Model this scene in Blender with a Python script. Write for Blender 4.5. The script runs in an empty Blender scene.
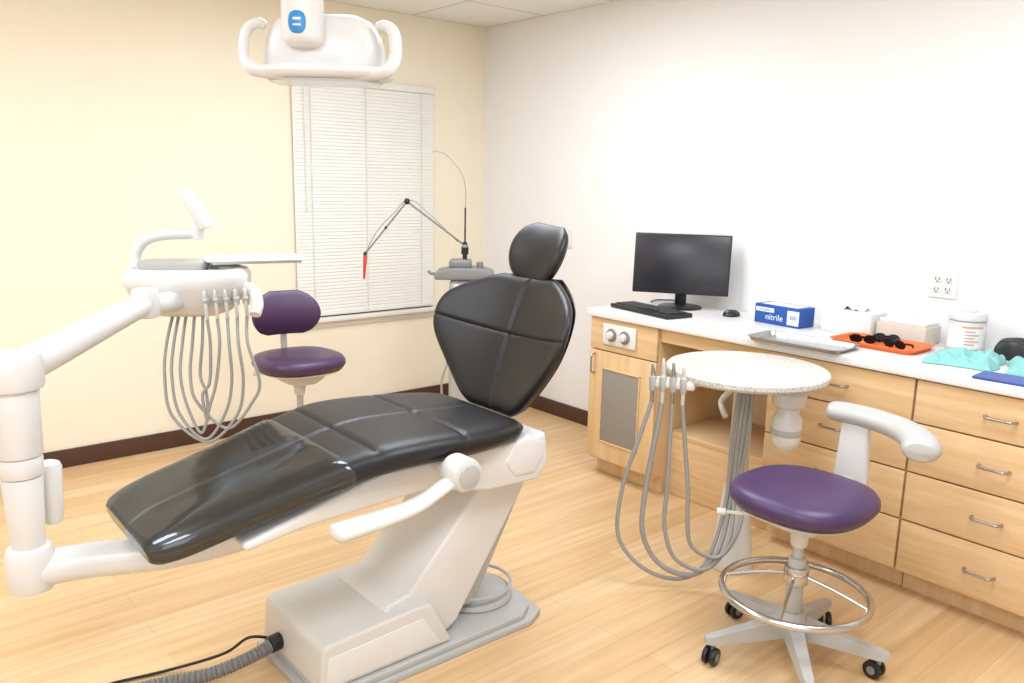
import bpy, bmesh, math, random
from mathutils import Vector, Matrix, noise
random.seed(3)
S=bpy.context.scene
S.view_settings.view_transform='Standard'
def srgb(h):
    h=h.lstrip('#'); o=[]
    for i in (0,2,4):
        c=int(h[i:i+2],16)/255; o.append(c/12.92 if c<=.04045 else ((c+.055)/1.055)**2.4)
    return (*o,1)
# ------------------------------------------------------------ materials
def mat(name,col,rough=.5,metal=0,spec=.5,bump=0,bscale=200,var=0,vscale=8,coat=0,stretch=None,col2=None,emit=None,es=0):
    m=bpy.data.materials.new(name); m.use_nodes=True; nt=m.node_tree; b=nt.nodes['Principled BSDF']
    c=srgb(col); b.inputs['Base Color'].default_value=c; b.inputs['Roughness'].default_value=rough
    b.inputs['Metallic'].default_value=metal; b.inputs['Specular IOR Level'].default_value=spec
    b.inputs['Coat Weight'].default_value=coat; b.inputs['Coat Roughness'].default_value=.15
    tc=nt.nodes.new('ShaderNodeTexCoord'); mp=nt.nodes.new('ShaderNodeMapping'); nt.links.new(tc.outputs['Object'],mp.inputs[0])
    if stretch: mp.inputs['Scale'].default_value=stretch
    n=nt.nodes.new('ShaderNodeTexNoise'); n.inputs['Scale'].default_value=vscale; n.inputs['Detail'].default_value=5
    nt.links.new(mp.outputs[0],n.inputs['Vector'])
    r=nt.nodes.new('ShaderNodeValToRGB'); v=var if (var or col2) else .03
    d=srgb(col2) if col2 else tuple(x*(1-v) for x in c[:3])+(1,)
    r.color_ramp.elements[0].position=.35; r.color_ramp.elements[1].position=.65
    r.color_ramp.elements[0].color=d; r.color_ramp.elements[1].color=c
    nt.links.new(n.outputs['Fac'],r.inputs[0]); nt.links.new(r.outputs[0],b.inputs['Base Color'])
    if bump:
        n2=nt.nodes.new('ShaderNodeTexNoise'); n2.inputs['Scale'].default_value=bscale; nt.links.new(tc.outputs['Object'],n2.inputs['Vector'])
        bp=nt.nodes.new('ShaderNodeBump'); bp.inputs['Strength'].default_value=bump; bp.inputs['Distance'].default_value=.01
        nt.links.new(n2.outputs['Fac'],bp.inputs['Height']); nt.links.new(bp.outputs[0],b.inputs['Normal'])
    if emit:
        b.inputs['Emission Color'].default_value=srgb(emit); b.inputs['Emission Strength'].default_value=es
    return m
def brickmat(name,c1,c2,mort,w,h,ms,rough,offs=.5,grain=None,coat=0):
    m=bpy.data.materials.new(name); m.use_nodes=True; nt=m.node_tree; b=nt.nodes['Principled BSDF']; b.inputs['Roughness'].default_value=rough
    tc=nt.nodes.new('ShaderNodeTexCoord'); br=nt.nodes.new('ShaderNodeTexBrick')
    nt.links.new(tc.outputs['Object'],br.inputs['Vector'])
    br.inputs['Scale'].default_value=1; br.inputs['Brick Width'].default_value=w; br.inputs['Row Height'].default_value=h
    br.inputs['Mortar Size'].default_value=ms; br.inputs['Mortar Smooth'].default_value=.3; br.offset=offs; br.offset_frequency=2
    br.inputs['Color1'].default_value=srgb(c1); br.inputs['Color2'].default_value=srgb(c2); br.inputs['Mortar'].default_value=srgb(mort)
    out=br.outputs['Color']
    if grain:
        mp=nt.nodes.new('ShaderNodeMapping'); mp.inputs['Scale'].default_value=grain; nt.links.new(tc.outputs['Object'],mp.inputs[0])
        n=nt.nodes.new('ShaderNodeTexNoise'); n.inputs['Scale'].default_value=1; n.inputs['Detail'].default_value=8; n.inputs['Distortion'].default_value=.4
        nt.links.new(mp.outputs[0],n.inputs['Vector'])
        r=nt.nodes.new('ShaderNodeValToRGB'); r.color_ramp.elements[0].position=.3; r.color_ramp.elements[1].position=.7
        r.color_ramp.elements[0].color=(.82,.76,.68,1); r.color_ramp.elements[1].color=(1.0,1.0,1.0,1)
        nt.links.new(n.outputs['Fac'],r.inputs[0])
        mx=nt.nodes.new('ShaderNodeMix'); mx.data_type='RGBA'; mx.blend_type='MULTIPLY'; mx.inputs[0].default_value=1
        nt.links.new(out,mx.inputs[6]); nt.links.new(r.outputs[0],mx.inputs[7]); out=mx.outputs[2]
    nt.links.new(out,b.inputs['Base Color'])
    return m
M={}
M['cream']=mat('wall_paint_cream','#f3ead3',.9,bump=.05,bscale=300,var=.01)
M['white_wall']=mat('wall_paint_white','#edebe8',.9,bump=.05,bscale=300,var=.01)
M['floor']=brickmat('floor_planks','#e5c69b','#dcb888','#c8a377',1.25,.125,.0010,.38,.37,(1.6,28,1))
M['ceil']=brickmat('ceiling_tiles','#efefec','#ecece8','#d0cfca',.61,.61,.012,.9,0)
M['brown']=mat('baseboard_vinyl','#4e3226',.5)
M['maple_h']=mat('maple_drawer','#e1c196',.45,stretch=(1,2.2,30),vscale=1.3,col2='#d5b07e')
M['maple_v']=mat('maple_panel','#e2c398',.45,stretch=(3,18,1.4),vscale=1.3,col2='#d6b381')
M['counter']=mat('counter_laminate','#ecebe7',.35,vscale=150,col2='#dddbd6')
M['white']=mat('white_plastic','#dddcd9',.3,spec=.5,coat=.2)
M['offwhite']=mat('warm_white_plastic','#d3d1cb',.35)
M['grey']=mat('light_grey_plastic','#b3b2ad',.4)
M['midgrey']=mat('mid_grey_plastic','#7f7e7c',.45)
M['hose']=mat('grey_hose_rubber','#999792',.5)
M['leather']=mat('black_leather','#151415',.38,spec=.5,bump=.12,bscale=350,var=.2)
M['purple']=mat('purple_vinyl','#463059',.38,spec=.5,bump=.08,bscale=300,var=.1)
M['purple2']=mat('plum_vinyl','#482e50',.38,spec=.5,bump=.08,bscale=300,var=.1)
M['black']=mat('black_plastic','#19191b',.4)
M['keys']=mat('key_caps','#2b2b2e',.45)
M['lensblack']=mat('black_lens','#141416',.5,spec=.2)
M['screen']=mat('monitor_screen','#222327',.25,spec=.5)
M['chrome']=mat('chrome','#c9cacb',.2,metal=1)
M['steel']=mat('brushed_steel','#aeadab',.32,metal=1)
M['nickel']=mat('nickel_handle','#b0aca4',.35,metal=1)
M['blind']=mat('blind_slats','#efede4',.6)
M['blindd']=mat('blind_cords','#d5d2c8',.7)
M['vinylframe']=mat('window_frame_white','#e8e6de',.5)
M['glass_dark']=mat('window_night_glass','#a2a4a2',.1)
M['blue']=mat('glove_box_blue','#1c4f9c',.5)
M['blue_l']=mat('glove_box_light','#d9e2ec',.5)
M['btn']=mat('blue_button','#2f86c4',.3)
M['orange']=mat('orange_plastic','#f17436',.5)
M['teal']=mat('teal_cloth','#8ac4be',.9,var=.08,vscale=20)
M['navy']=mat('blue_packet','#43569c',.5)
M['red']=mat('red_rubber','#c33a2c',.4)
M['paper']=mat('white_card','#e7e5e1',.7)
M['cardbeige']=mat('beige_card','#d6cebf',.7)
M['labelpink']=mat('canister_print','#d9a48f',.6)
M['outlet']=mat('outlet_plastic','#e4e2de',.4)
M['slot']=mat('outlet_slot','#45423d',.6)
M['tissue']=mat('tissue','#f1f0ed',.9)
M['lens']=mat('lamp_lens','#c0c4c5',.12)
def speck():
    m=mat('speckled_laminate','#d8d5cd',.4)
    nt=m.node_tree; b=nt.nodes['Principled BSDF']; tc=nt.nodes.new('ShaderNodeTexCoord'); v=nt.nodes.new('ShaderNodeTexNoise')
    v.inputs['Scale'].default_value=170; v.inputs['Detail'].default_value=2; nt.links.new(tc.outputs['Object'],v.inputs['Vector'])
    r=nt.nodes.new('ShaderNodeValToRGB'); e=r.color_ramp.elements; e[0].position=.36; e[0].color=srgb('#a39d91'); e[1].position=.5; e[1].color=srgb('#d4d1c8')
    nt.links.new(v.outputs['Fac'],r.inputs[0]); nt.links.new(r.outputs[0],b.inputs['Base Color']); return m
M['speck']=speck()
M['grille']=mat('grille_mesh','#968f85',.6,vscale=300,col2='#878177')
def film():
    m=bpy.data.materials.new('clear_film'); m.use_nodes=True; nt=m.node_tree; nt.nodes.clear()
    o=nt.nodes.new('ShaderNodeOutputMaterial'); t=nt.nodes.new('ShaderNodeBsdfTransparent'); g=nt.nodes.new('ShaderNodeBsdfGlossy')
    t.inputs[0].default_value=(.95,.96,.97,1); g.inputs['Roughness'].default_value=.10; g.inputs['Color'].default_value=(.90,.96,1,1)
    mx=nt.nodes.new('ShaderNodeMixShader'); tc=nt.nodes.new('ShaderNodeTexCoord'); n=nt.nodes.new('ShaderNodeTexNoise'); n.inputs['Scale'].default_value=3
    n.inputs['Detail'].default_value=1.5; mp=nt.nodes.new('ShaderNodeMapping'); mp.inputs['Scale'].default_value=(1.0,2.0,1)
    bp=nt.nodes.new('ShaderNodeBump'); bp.inputs['Strength'].default_value=.25; bp.inputs['Distance'].default_value=.02
    nt.links.new(tc.outputs['Object'],mp.inputs[0]); nt.links.new(mp.outputs[0],n.inputs['Vector']); nt.links.new(n.outputs['Fac'],bp.inputs['Height'])
    nt.links.new(bp.outputs[0],g.inputs['Normal']); fr=nt.nodes.new('ShaderNodeFresnel'); fr.inputs[0].default_value=1.4
    ad=nt.nodes.new('ShaderNodeMath'); ad.operation='ADD'; ad.inputs[1].default_value=.035; nt.links.new(fr.outputs[0],ad.inputs[0])
    nt.links.new(ad.outputs[0],mx.inputs[0]); nt.links.new(t.outputs[0],mx.inputs[1]); nt.links.new(g.outputs[0],mx.inputs[2]); nt.links.new(mx.outputs[0],o.inputs[0])
    return m
M['film']=film()
# ------------------------------------------------------------ geometry
def interp(tab,s):
    if s<=tab[0][0]: return tab[0][1]
    if s>=tab[-1][0]: return tab[-1][1]
    for i in range(len(tab)-1):
        a,b=tab[i],tab[i+1]
        if s<=b[0]:
            def sl(k):
                if k<=0: return (tab[1][1]-tab[0][1])/(tab[1][0]-tab[0][0])
                if k>=len(tab)-1: return (tab[-1][1]-tab[-2][1])/(tab[-1][0]-tab[-2][0])
                return (tab[k+1][1]-tab[k-1][1])/(tab[k+1][0]-tab[k-1][0])
            h=b[0]-a[0]; t=(s-a[0])/h; m0,m1=sl(i)*h,sl(i+1)*h
            return (2*t**3-3*t*t+1)*a[1]+(t**3-2*t*t+t)*m0+(-2*t**3+3*t*t)*b[1]+(t**3-t*t)*m1
def catmull(pts,n=8,closed=False):
    P=[Vector(p) for p in pts]; L=len(P); out=[]
    rng=range(L) if closed else range(L-1)
    for i in rng:
        if closed: p0,p1,p2,p3=P[i-1],P[i],P[(i+1)%L],P[(i+2)%L]
        else: p0,p1,p2,p3=P[max(i-1,0)],P[i],P[i+1],P[min(i+2,L-1)]
        for k in range(n):
            t=k/n
            out.append(.5*((2*p1)+(-p0+p2)*t+(2*p0-5*p1+4*p2-p3)*t*t+(-p0+3*p1-3*p2+p3)*t**3))
    if not closed: out.append(P[-1])
    return out
class G:
    def __init__(s): s.v=[];s.f=[];s.m=[]
    def add(s,v,f,mi=0):
        o=len(s.v); s.v+=[Vector(x) for x in v]; s.f+=[tuple(i+o for i in q) for q in f]; s.m+=[mi]*len(f); return s
    def bm(s,bm,mi=0,T=None):
        if T is not None: bm.transform(T)
        bm.verts.index_update(); s.add([v.co.copy() for v in bm.verts],[[v.index for v in f.verts] for f in bm.faces],mi); bm.free(); return s
    def box(s,a,b,bev=.005,mi=0,rz=0,rx=0,ry=0,seg=3):
        c=[(a[i]+b[i])/2 for i in range(3)]; d=[abs(b[i]-a[i]) for i in range(3)]
        m=bmesh.new(); bmesh.ops.create_cube(m,size=1); bmesh.ops.scale(m,vec=d,verts=m.verts)
        bev=min(bev,min(d)*.49)
        if bev>0: bmesh.ops.bevel(m,geom=m.edges[:],offset=bev,segments=seg,affect='EDGES',profile=.5)
        T=Matrix.Translation(c)@Matrix.Rotation(rz,4,'Z')@Matrix.Rotation(ry,4,'Y')@Matrix.Rotation(rx,4,'X')
        return s.bm(m,mi,T)
    def prism(s,pts,axis,a,b,bev=.01,mi=0,seg=3):
        m=bmesh.new(); lo=[];hi=[]
        for (p,q) in pts:
            if axis==1: lo.append(m.verts.new((p,a,q))); hi.append(m.verts.new((p,b,q)))
            elif axis==0: lo.append(m.verts.new((a,p,q))); hi.append(m.verts.new((b,p,q)))
            else: lo.append(m.verts.new((p,q,a))); hi.append(m.verts.new((p,q,b)))
        n=len(pts); m.faces.new(lo); m.faces.new(hi[::-1])
        for i in range(n): m.faces.new((lo[i],hi[i],hi[(i+1)%n],lo[(i+1)%n]))
        bmesh.ops.recalc_face_normals(m,faces=m.faces)
        if bev>0: bmesh.ops.bevel(m,geom=m.edges[:],offset=bev,segments=seg,affect='EDGES',profile=.5,clamp_overlap=True)
        return s.bm(m,mi)
    def tube(s,pts,r,seg=12,mi=0,closed=False,n=8,smooth=True,rf=None,flat=1.0,cap=True):
        P=catmull(pts,n,closed) if smooth else [Vector(p) for p in pts]
        L=len(P); up=None; rings=[]; vs=[];fs=[]
        for i in range(L):
            if closed: t=(P[(i+1)%L]-P[i-1]).normalized()
            else: t=(P[min(i+1,L-1)]-P[max(i-1,0)]).normalized()
            if up is None:
                up=Vector((0,0,1)) if abs(t.z)<.9 else Vector((1,0,0))
            up=(up-t*up.dot(t)).normalized(); w=t.cross(up)
            rr=rf(i/(L-1)) if rf else r
            for k in range(seg):
                a=2*math.pi*k/seg; vs.append(P[i]+w*math.cos(a)*rr+up*math.sin(a)*rr*flat)
        for i in range(L if closed else L-1):
            j=(i+1)%L
            for k in range(seg):
                k2=(k+1)%seg; fs.append((i*seg+k,i*seg+k2,j*seg+k2,j*seg+k))
        if not closed and cap:
            fs.append(tuple(range(seg))[::-1]); fs.append(tuple((L-1)*seg+k for k in range(seg)))
        return s.add(vs,fs,mi)
    def cyl(s,p,q,r,r2=None,seg=24,mi=0,bev=0):
        r2=r if r2 is None else r2; p=Vector(p);q=Vector(q)
        L=(q-p).length; b=min(bev,L*.4,r*.9)
        prof=[(0,0),(r-b,0),(r-b*.3,b*.3),(r,b),(r2,L-b),(r2-b*.3,L-b*.3),(r2-b,L),(0,L)] if b>0 else [(0,0),(r,0),(r2,L),(0,L)]
        return s.lathe(prof,p,(q-p),seg,mi)
    def lathe(s,prof,c,axis=(0,0,1),seg=32,mi=0,sh=None):
        c=Vector(c); ax=Vector(axis).normalized(); u=Vector((1,0,0)) if abs(ax.x)<.9 else Vector((0,1,0))
        u=(u-ax*u.dot(ax)).normalized(); w=ax.cross(u); vs=[];fs=[];idx=[]
        for (r,h) in prof:
            if r<1e-6: vs.append(c+ax*h); idx.append([len(vs)-1]*seg)
            else:
                row=[]
                for k in range(seg):
                    a=2*math.pi*k/seg; q=r*(sh(a) if sh else 1); vs.append(c+ax*h+u*math.cos(a)*q+w*math.sin(a)*q); row.append(len(vs)-1)
                idx.append(row)
        for i in range(len(prof)-1):
            for k in range(seg):
                k2=(k+1)%seg; q=[idx[i][k],idx[i][k2],idx[i+1][k2],idx[i+1][k]]; z=[]
                for x in q:
                    if x not in z: z.append(x)
                if len(z)>2: fs.append(tuple(z))
        return s.add(vs,fs,mi)
    def ell(s,c,r,seg=24,rot=None,mi=0):
        m=bmesh.new(); bmesh.ops.create_uvsphere(m,u_segments=seg,v_segments=max(8,seg//2),radius=1)
        bmesh.ops.scale(m,vec=r,verts=m.verts); T=Matrix.Translation(c)
        if rot is not None: T=T@rot
        return s.bm(m,mi,T)
    def pillow(s,path,hw,th,y0,ns=70,nt=40,wing=None,seams=(),mids=True,mi=0,off=0,s0=0,s1=1,endp=14,sidep=7,gd=.012,gw=.012,wr=0,roll=0):
        def P(a): return Vector((interp([(k,x) for k,x,z in path],a),0,interp([(k,z) for k,x,z in path],a)))
        vt=[];vb=[]
        for i in range(ns+1):
            a=.5-.5*math.cos(math.pi*i/ns); ss=s0+(s1-s0)*a
            p=P(ss); T=(P(min(ss+.01,1))-P(max(ss-.01,0))).normalized(); N=Vector((-T.z,0,T.x))
            w=interp(hw,ss); h=interp(th,ss)/2+off; er=max(0,1-abs(2*a-1)**endp)**.5
            for j in range(nt+1):
                t=math.sin((2*j/nt-1)*math.pi/2); e=max(0,1-abs(t)**sidep)**.5*er
                y=t*(w*(.93+.07*er)+off); g=0
                if mids: g+=gd*math.exp(-(y/gw)**2)
                L=(P(1)-P(0)).length
                for q in seams: g+=gd*math.exp(-(((ss-q)*L)/gw)**2)
                if wr: g-=wr*noise.noise(Vector((ss*7,y*9,2.3)))
                c=p+Vector((0,y0+y,0))+(N*(wing(ss)*(y/.36)**2) if wing else Vector((0,0,0)))
                vt.append(c+N*(h*e-g*e)); vb.append(c-N*(h*e))
        fs=[];n1=nt+1; o=len(vt)
        for i in range(ns):
            for j in range(nt):
                a,b,c,d=i*n1+j,i*n1+j+1,(i+1)*n1+j+1,(i+1)*n1+j
                fs.append((a,d,c,b)); fs.append((o+a,o+b,o+c,o+d))
        m=bmesh.new(); V=[m.verts.new(v) for v in vt+vb]
        for q in fs: m.faces.new([V[k] for k in q])
        bmesh.ops.remove_doubles(m,verts=m.verts,dist=1e-5); bmesh.ops.recalc_face_normals(m,faces=m.faces)
        return s.bm(m,mi)
    def make(s,name,mats,parent=None,loc=(0,0,0),ang=38,label=None,kind=None,cat=None,wd=0):
        root=parent
        while root is not None and root.parent is not None: root=root.parent
        base=Vector(root.location) if root is not None else Vector(loc)
        me=bpy.data.meshes.new(name); me.from_pydata([v-base for v in s.v],[],s.f); me.update()
        if not isinstance(mats,(list,tuple)): mats=[mats]
        for k in mats: me.materials.append(M[k])
        me.polygons.foreach_set('material_index',s.m); me.polygons.foreach_set('use_smooth',[True]*len(s.f))
        b=bmesh.new(); b.from_mesh(me); bmesh.ops.recalc_face_normals(b,faces=b.faces); b.to_mesh(me); b.free()
        me.set_sharp_from_angle(angle=math.radians(ang))
        o=bpy.data.objects.new(name,me); bpy.context.collection.objects.link(o)
        if parent is not None: o.parent=parent
        else: o.location=base
        if label: o['label']=label
        if kind: o['kind']=kind
        if cat: o['category']=cat
        return o
def thing(name,label,cat,loc,group=None):
    o=bpy.data.objects.new(name,None); o.empty_display_size=.1; o.location=loc; bpy.context.collection.objects.link(o)
    o['label']=label; o['category']=cat
    if group: o['group']=group
    return o
def text(body,size,T,matk,name,parent,ext=.0004):
    c=bpy.data.curves.new('t','FONT'); c.body=body; c.size=size; c.extrude=ext; c.align_x='CENTER'; c.align_y='CENTER'
    o=bpy.data.objects.new('t',c); bpy.context.collection.objects.link(o); bpy.context.view_layer.update()
    me=bpy.data.meshes.new_from_object(o.evaluated_get(bpy.context.evaluated_depsgraph_get()))
    bpy.data.objects.remove(o); root=parent
    while root.parent is not None: root=root.parent
    me.transform(T); me.transform(Matrix.Translation(-Vector(root.location))); me.materials.clear(); me.materials.append(M[matk])
    ob=bpy.data.objects.new(name,me); bpy.context.collection.objects.link(ob); ob.parent=parent; return ob
def frame(origin,xd,yd):
    x=Vector(xd).normalized(); y=Vector(yd).normalized(); z=x.cross(y)
    return Matrix.Translation(origin)@Matrix((x,y,z)).transposed().to_4x4()
def addT(g,T,n0=0):
    for i in range(n0,len(g.v)): g.v[i]=T@g.v[i]
    return g
# ------------------------------------------------------------ camera
f=814.8; pi_=math.radians(11.19); ro=math.radians(-1.20); az=math.radians(49.83); C=Vector((-3.688,-4.719,1.563))
Fh=Vector((math.cos(az),math.sin(az),0)); R=Vector((math.sin(az),-math.cos(az),0)); Z=Vector((0,0,1))
F=Fh*math.cos(pi_)-Z*math.sin(pi_); D=-Fh*math.sin(pi_)-Z*math.cos(pi_)
R2=R*math.cos(ro)+D*math.sin(ro); D2=-R*math.sin(ro)+D*math.cos(ro)
cd=bpy.data.cameras.new('camera'); co=bpy.data.objects.new('camera',cd); bpy.context.collection.objects.link(co)
cd.sensor_width=36; cd.lens=36*f/1024; cd.clip_start=.05
m=Matrix((R2,-D2,-F)).transposed().to_4x4(); m.translation=C; co.matrix_world=m; S.camera=co
H=2.6; XL=-6.2; YF=-6.6
# ------------------------------------------------------------ room
G().box((XL-.1,YF-.1,-.1),(.1,.1,0),0).make('floor','floor',kind='structure')
G().box((XL-.1,YF-.1,H),(.1,.1,H+.1),0).make('ceiling','ceil',kind='structure')
wx0,wx1,wz0,wz1=-1.46,-.46,.68,2.13
g=G()
g.box((XL,0,0),(wx0,.1,H),0); g.box((wx1,0,0),(.1,.1,H),0); g.box((wx0,0,0),(wx1,.1,wz0),0); g.box((wx0,0,wz1),(wx1,.1,H),0)
g.make('wall_back','cream',kind='structure')
G().box((0,YF,0),(.1,0,H),0).make('wall_right','white_wall',kind='structure')
G().box((XL-.1,YF,0),(XL,.1,H),0).make('wall_left','white_wall',kind='structure')
G().box((XL,YF-.1,0),(0,YF,H),0).make('wall_front','white_wall',kind='structure')
G().box((XL,-.014,0),(0,0,.1),.003).make('baseboard_back','brown',kind='structure')
G().box((-.014,-1.73,0),(0,-.014,.1),.003).make('baseboard_right','brown',kind='structure')
g=G()
for a,b in (((wx0,.06,wz0),(wx0+.05,.1,wz1)),((wx1-.05,.06,wz0),(wx1,.1,wz1)),((wx0,.06,wz1-.05),(wx1,.1,wz1)),((wx0,.06,wz0),(wx1,.1,wz0+.05)),((wx0,.065,1.38),(wx1,.095,1.43))):
    g.box(a,b,.004)
g.box((wx0,.08,wz0),(wx1,.085,wz1),0,1)
g.make('window_1',['vinylframe','glass_dark'],kind='structure')
G().box((wx0-.04,-.05,wz0-.03),(wx1+.04,.06,wz0),.006).box((wx0-.02,-.012,wz0-.07),(wx1+.02,0,wz0-.03),.003).make('trim_1','vinylframe',kind='structure')
# blind
t=thing('window_blind','closed white horizontal mini blind covering the window','blind',(-.96,-.02,wz0+.005))
bx0,bx1=wx0-.012,wx1+.005
G().box((bx0,-.038,2.115),(bx1,-.002,2.16),.004).make('headrail','vinylframe',t)
g=G(); z=.725; 
while z<2.11:
    a=math.radians(78); dy=.0128*math.cos(a); dz=.0128*math.sin(a)
    y=-.019; vs=[]
    for k in range(5):
        u=-1+k/2; bow=.0006*(1-u*u)
        vs+= [(bx0,y+u*dy-bow,z+u*dz),(bx1,y+u*dy-bow,z+u*dz)]
    g.add(vs,[(2*k,2*k+1,2*k+3,2*k+2) for k in range(4)]); z+=.0212
g.make('slats','blind',t,ang=60)
G().box((bx0,-.032,.69),(bx1,-.008,.712),.004).make('bottom_rail','vinylframe',t)
for x in (-1.36,-.98,-.56): G().box((x-.0018,-.0345,.70),(x+.0018,-.0325,2.12),0).make('ladder_cord','blindd',t)
G().cyl((-1.40,-.044,1.35),(-1.40,-.044,2.12),.004,seg=8).make('tilt_wand','vinylframe',t)
# outlets
def outlet(y,z,w,n,label):
    t=thing('wall_outlet',label,'outlet',(0,y,z))
    G().box((-.007,y-w/2,z-.06),(0,y+w/2,z+.06),.003).make('cover_plate','outlet',t)
    for i in range(n):
        yy=y+(i-(n-1)/2)*.047
        for dz in (.022,-.022):
            g=G().box((-.010,yy-.017,z+dz-.015),(-.006,yy+.017,z+dz+.015),.003); 
            g.box((-.0112,yy-.009,z+dz-.005),(-.0095,yy-.0055,z+dz+.008),0,1); g.box((-.0112,yy+.0055,z+dz-.005),(-.0095,yy+.009,z+dz+.008),0,1); g.cyl((-.0112,yy,z+dz-.010),(-.0095,yy,z+dz-.010),.0035,seg=8,mi=1)
            g.make('socket',['outlet','slot'],t)
outlet(-3.235,1.16,.12,2,'white double wall outlet above the counter')
outlet(-.89,1.20,.075,1,'white single wall outlet beside the chair headrest')
# ------------------------------------------------------------ cabinets
CT=.87
def handle(y,z,par,L=.1):
    g=G(); x=-.62; g.tube([(x,y-L/2,z),(x-.012,y-L/2,z),(x-.027,y-L/2+.008,z),(x-.03,y-L/4,z),(x-.03,y+L/4,z),(x-.027,y+L/2-.008,z),(x-.012,y+L/2,z),(x,y+L/2,z)],.0055,8,n=4)
    g.make('handle','nickel',par,label='slim nickel bar handle')
def cab(y0,y1,kind,label):
    t=thing('base_cabinet' if kind!='door' else 'equipment_cabinet',label,'cabinet',(-.3,(y0+y1)/2,0))
    g=G().box((-.598,y0+.001,.09),(-.005,y1-.001,CT),.002); g.box((-.53,y0+.001,0),(-.01,y1-.001,.09),0)
    g.make('body','maple_v',t)
    if kind=='drawers':
        zs=[.867,.70,.505,.31,.10]
        for i in range(4):
            d=G().box((-.62,y0+.004,zs[i+1]+.003),(-.598,y1-.004,zs[i]-.003),.003).make('drawer','maple_h',t)
            handle((y0+y1)/2,(zs[i]+zs[i+1])/2,d)
    else:
        G().box((-.62,y0+.004,.70),(-.598,y1-.004,.866),.003).make('front_panel','maple_h',t)
        p=G().box((-.632,-2.055,.735),(-.62,-1.83,.845),.008).make('control_panel','outlet',t,label='white control panel with two dials')
        for yy in (-1.895,-1.985):
            k=G().cyl((-.632,yy,.79),(-.64,yy,.79),.034,seg=28,bev=.003).cyl((-.640,yy,.79),(-.658,yy,.79),.022,.019,seg=24,mi=1,bev=.003)
            k.make('dial',['midgrey','white'],p)
        d=G().box((-.62,y0+.004,.105),(-.598,y1-.004,.694),.003).make('door','maple_v',t)
        G().box((-.6245,-2.085,.21),(-.619,-1.835,.60),.002).make('ventilation_grille','grille',d,label='grey perforated ventilation grille')
        G().box((-.628,-2.092,.203),(-.619,-1.828,.21),.002).box((-.628,-2.092,.60),(-.619,-1.828,.607),.002).box((-.628,-2.092,.203),(-.619,-2.085,.607),.002).box((-.628,-1.835,.203),(-.619,-1.828,.607),.002).make('grille_frame','maple_h',d)
        g=G().tube([(-.62,-1.77,.57),(-.645,-1.77,.575),(-.647,-1.77,.62),(-.645,-1.77,.665),(-.62,-1.77,.67)],.005,8,n=4).make('handle','nickel',d,label='slim nickel bar handle')
cab(-2.19,-1.73,'door','light maple cabinet with grey grille door and white dials')
cab(-3.43,-2.81,'drawers','light maple four-drawer cabinet behind the round table')
cab(-4.03,-3.432,'drawers','light maple four-drawer cabinet under the teal cloth')
cab(-4.63,-4.032,'drawers','light maple four-drawer cabinet at the counter end')
t=thing('knee_space_shelf','light maple open shelf and back panel between the cabinets','shelf',(-.3,-2.5,0))
G().box((-.03,-2.808,.02),(-.006,-2.192,CT-.001),.002).make('back_panel','maple_v',t)
G().box((-.50,-2.808,.30),(-.031,-2.192,.33),.003).box((-.50,-2.808,.001),(-.48,-2.192,.30),.003).make('shelf','maple_h',t)
G().box((-.60,-2.808,CT-.07),(-.58,-2.192,CT-.001),.003).make('apron','maple_h',t)
G().box((-.635,-4.66,CT),(-.001,-1.71,CT+.04),.006).make('countertop','counter',loc=(-.3,-3,CT),label='long white laminate countertop over the maple cabinets',cat='countertop')
TZ=CT+.0405
# monitor
t=thing('computer_monitor','black flat computer monitor standing on the counter','monitor',(-.2,-1.98,TZ))
nrm=Vector((-.84,-.54,0)).normalized(); rt=Vector((-nrm.y,nrm.x,0))
mc=Vector((-.2,-1.98,0))
def MF(o,tilt=0):
    up=(Vector((0,0,1))-nrm*math.tan(tilt)).normalized(); return frame(o,rt,up)
if rt.dot(R)<0: rt=-rt
g=G(); g.box((-.25,-.158,-.012),(.25,.158,.012),.006); g.box((-.18,-.12,-.035),(.18,.12,-.01),.012)
T=MF(mc+Vector((0,0,1.147))+nrm*.04,math.radians(7)); addT(g,T,0)
zs_=1 if T.to_3x3().col[2].dot(nrm)>0 else -1
sc=g.make('screen_housing','black',t)
g=G(); g.box((-.24,-.142,.0115*zs_),(.24,.150,.0128*zs_),.0005); addT(g,T,0); g.make('screen','screen',sc)
g=G(); g.box((-.03,0,-.03*zs_),(.03,.2,-.01*zs_),.006); T2=MF(mc+Vector((0,0,TZ)),0); addT(g,T2,0); g.make('stand_neck','black',t)
g=G(); g.lathe([(0,0),(.115,0),(.118,.004),(.11,.010),(.04,.016),(0,.016)],mc+Vector((0,0,TZ)),seg=40); g.make('stand_base','black',t)
G().tube([(-.17,-1.97,1.05),(-.12,-1.93,.98),(-.08,-1.88,.93),(-.06,-1.80,.917),(-.12,-1.75,.916),(-.2,-1.78,.916)],.004,8).make('cable','black',t)
# keyboard
t=thing('keyboard','black computer keyboard lying in front of the monitor','keyboard',(-.47,-2.0,TZ))
kr=math.radians(-9)
g=G(); g.box((-.085,-.225,0),(.085,.225,.022),.006); T=Matrix.Translation((-.465,-2.00,TZ))@Matrix.Rotation(kr,4,'Z'); addT(g,T,0); g.make('body','black',t)
g=G()
for r_ in range(6):
    for c_ in range(21):
        if r_==0 and 3<c_<9 : continue
        x=-.060+r_*.0205; y=-.205+c_*.0198
        g.box((x,y,.021),(x+.0162,y+.0160,.0275),.002,seg=1)
addT(g,T,0); k=g.make('keys','keys',t,kind='stuff')
t=thing('computer_mouse','small black computer mouse on the counter','mouse',(-.2,-2.31,TZ))
G().lathe([(0,0),(.036,0),(.038,.006),(.034,.018),(.02,.028),(0,.031)],(-.2,-2.31,TZ),seg=24,sh=lambda a:1+.35*abs(math.cos(a))**2).make('body','black',t)
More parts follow.
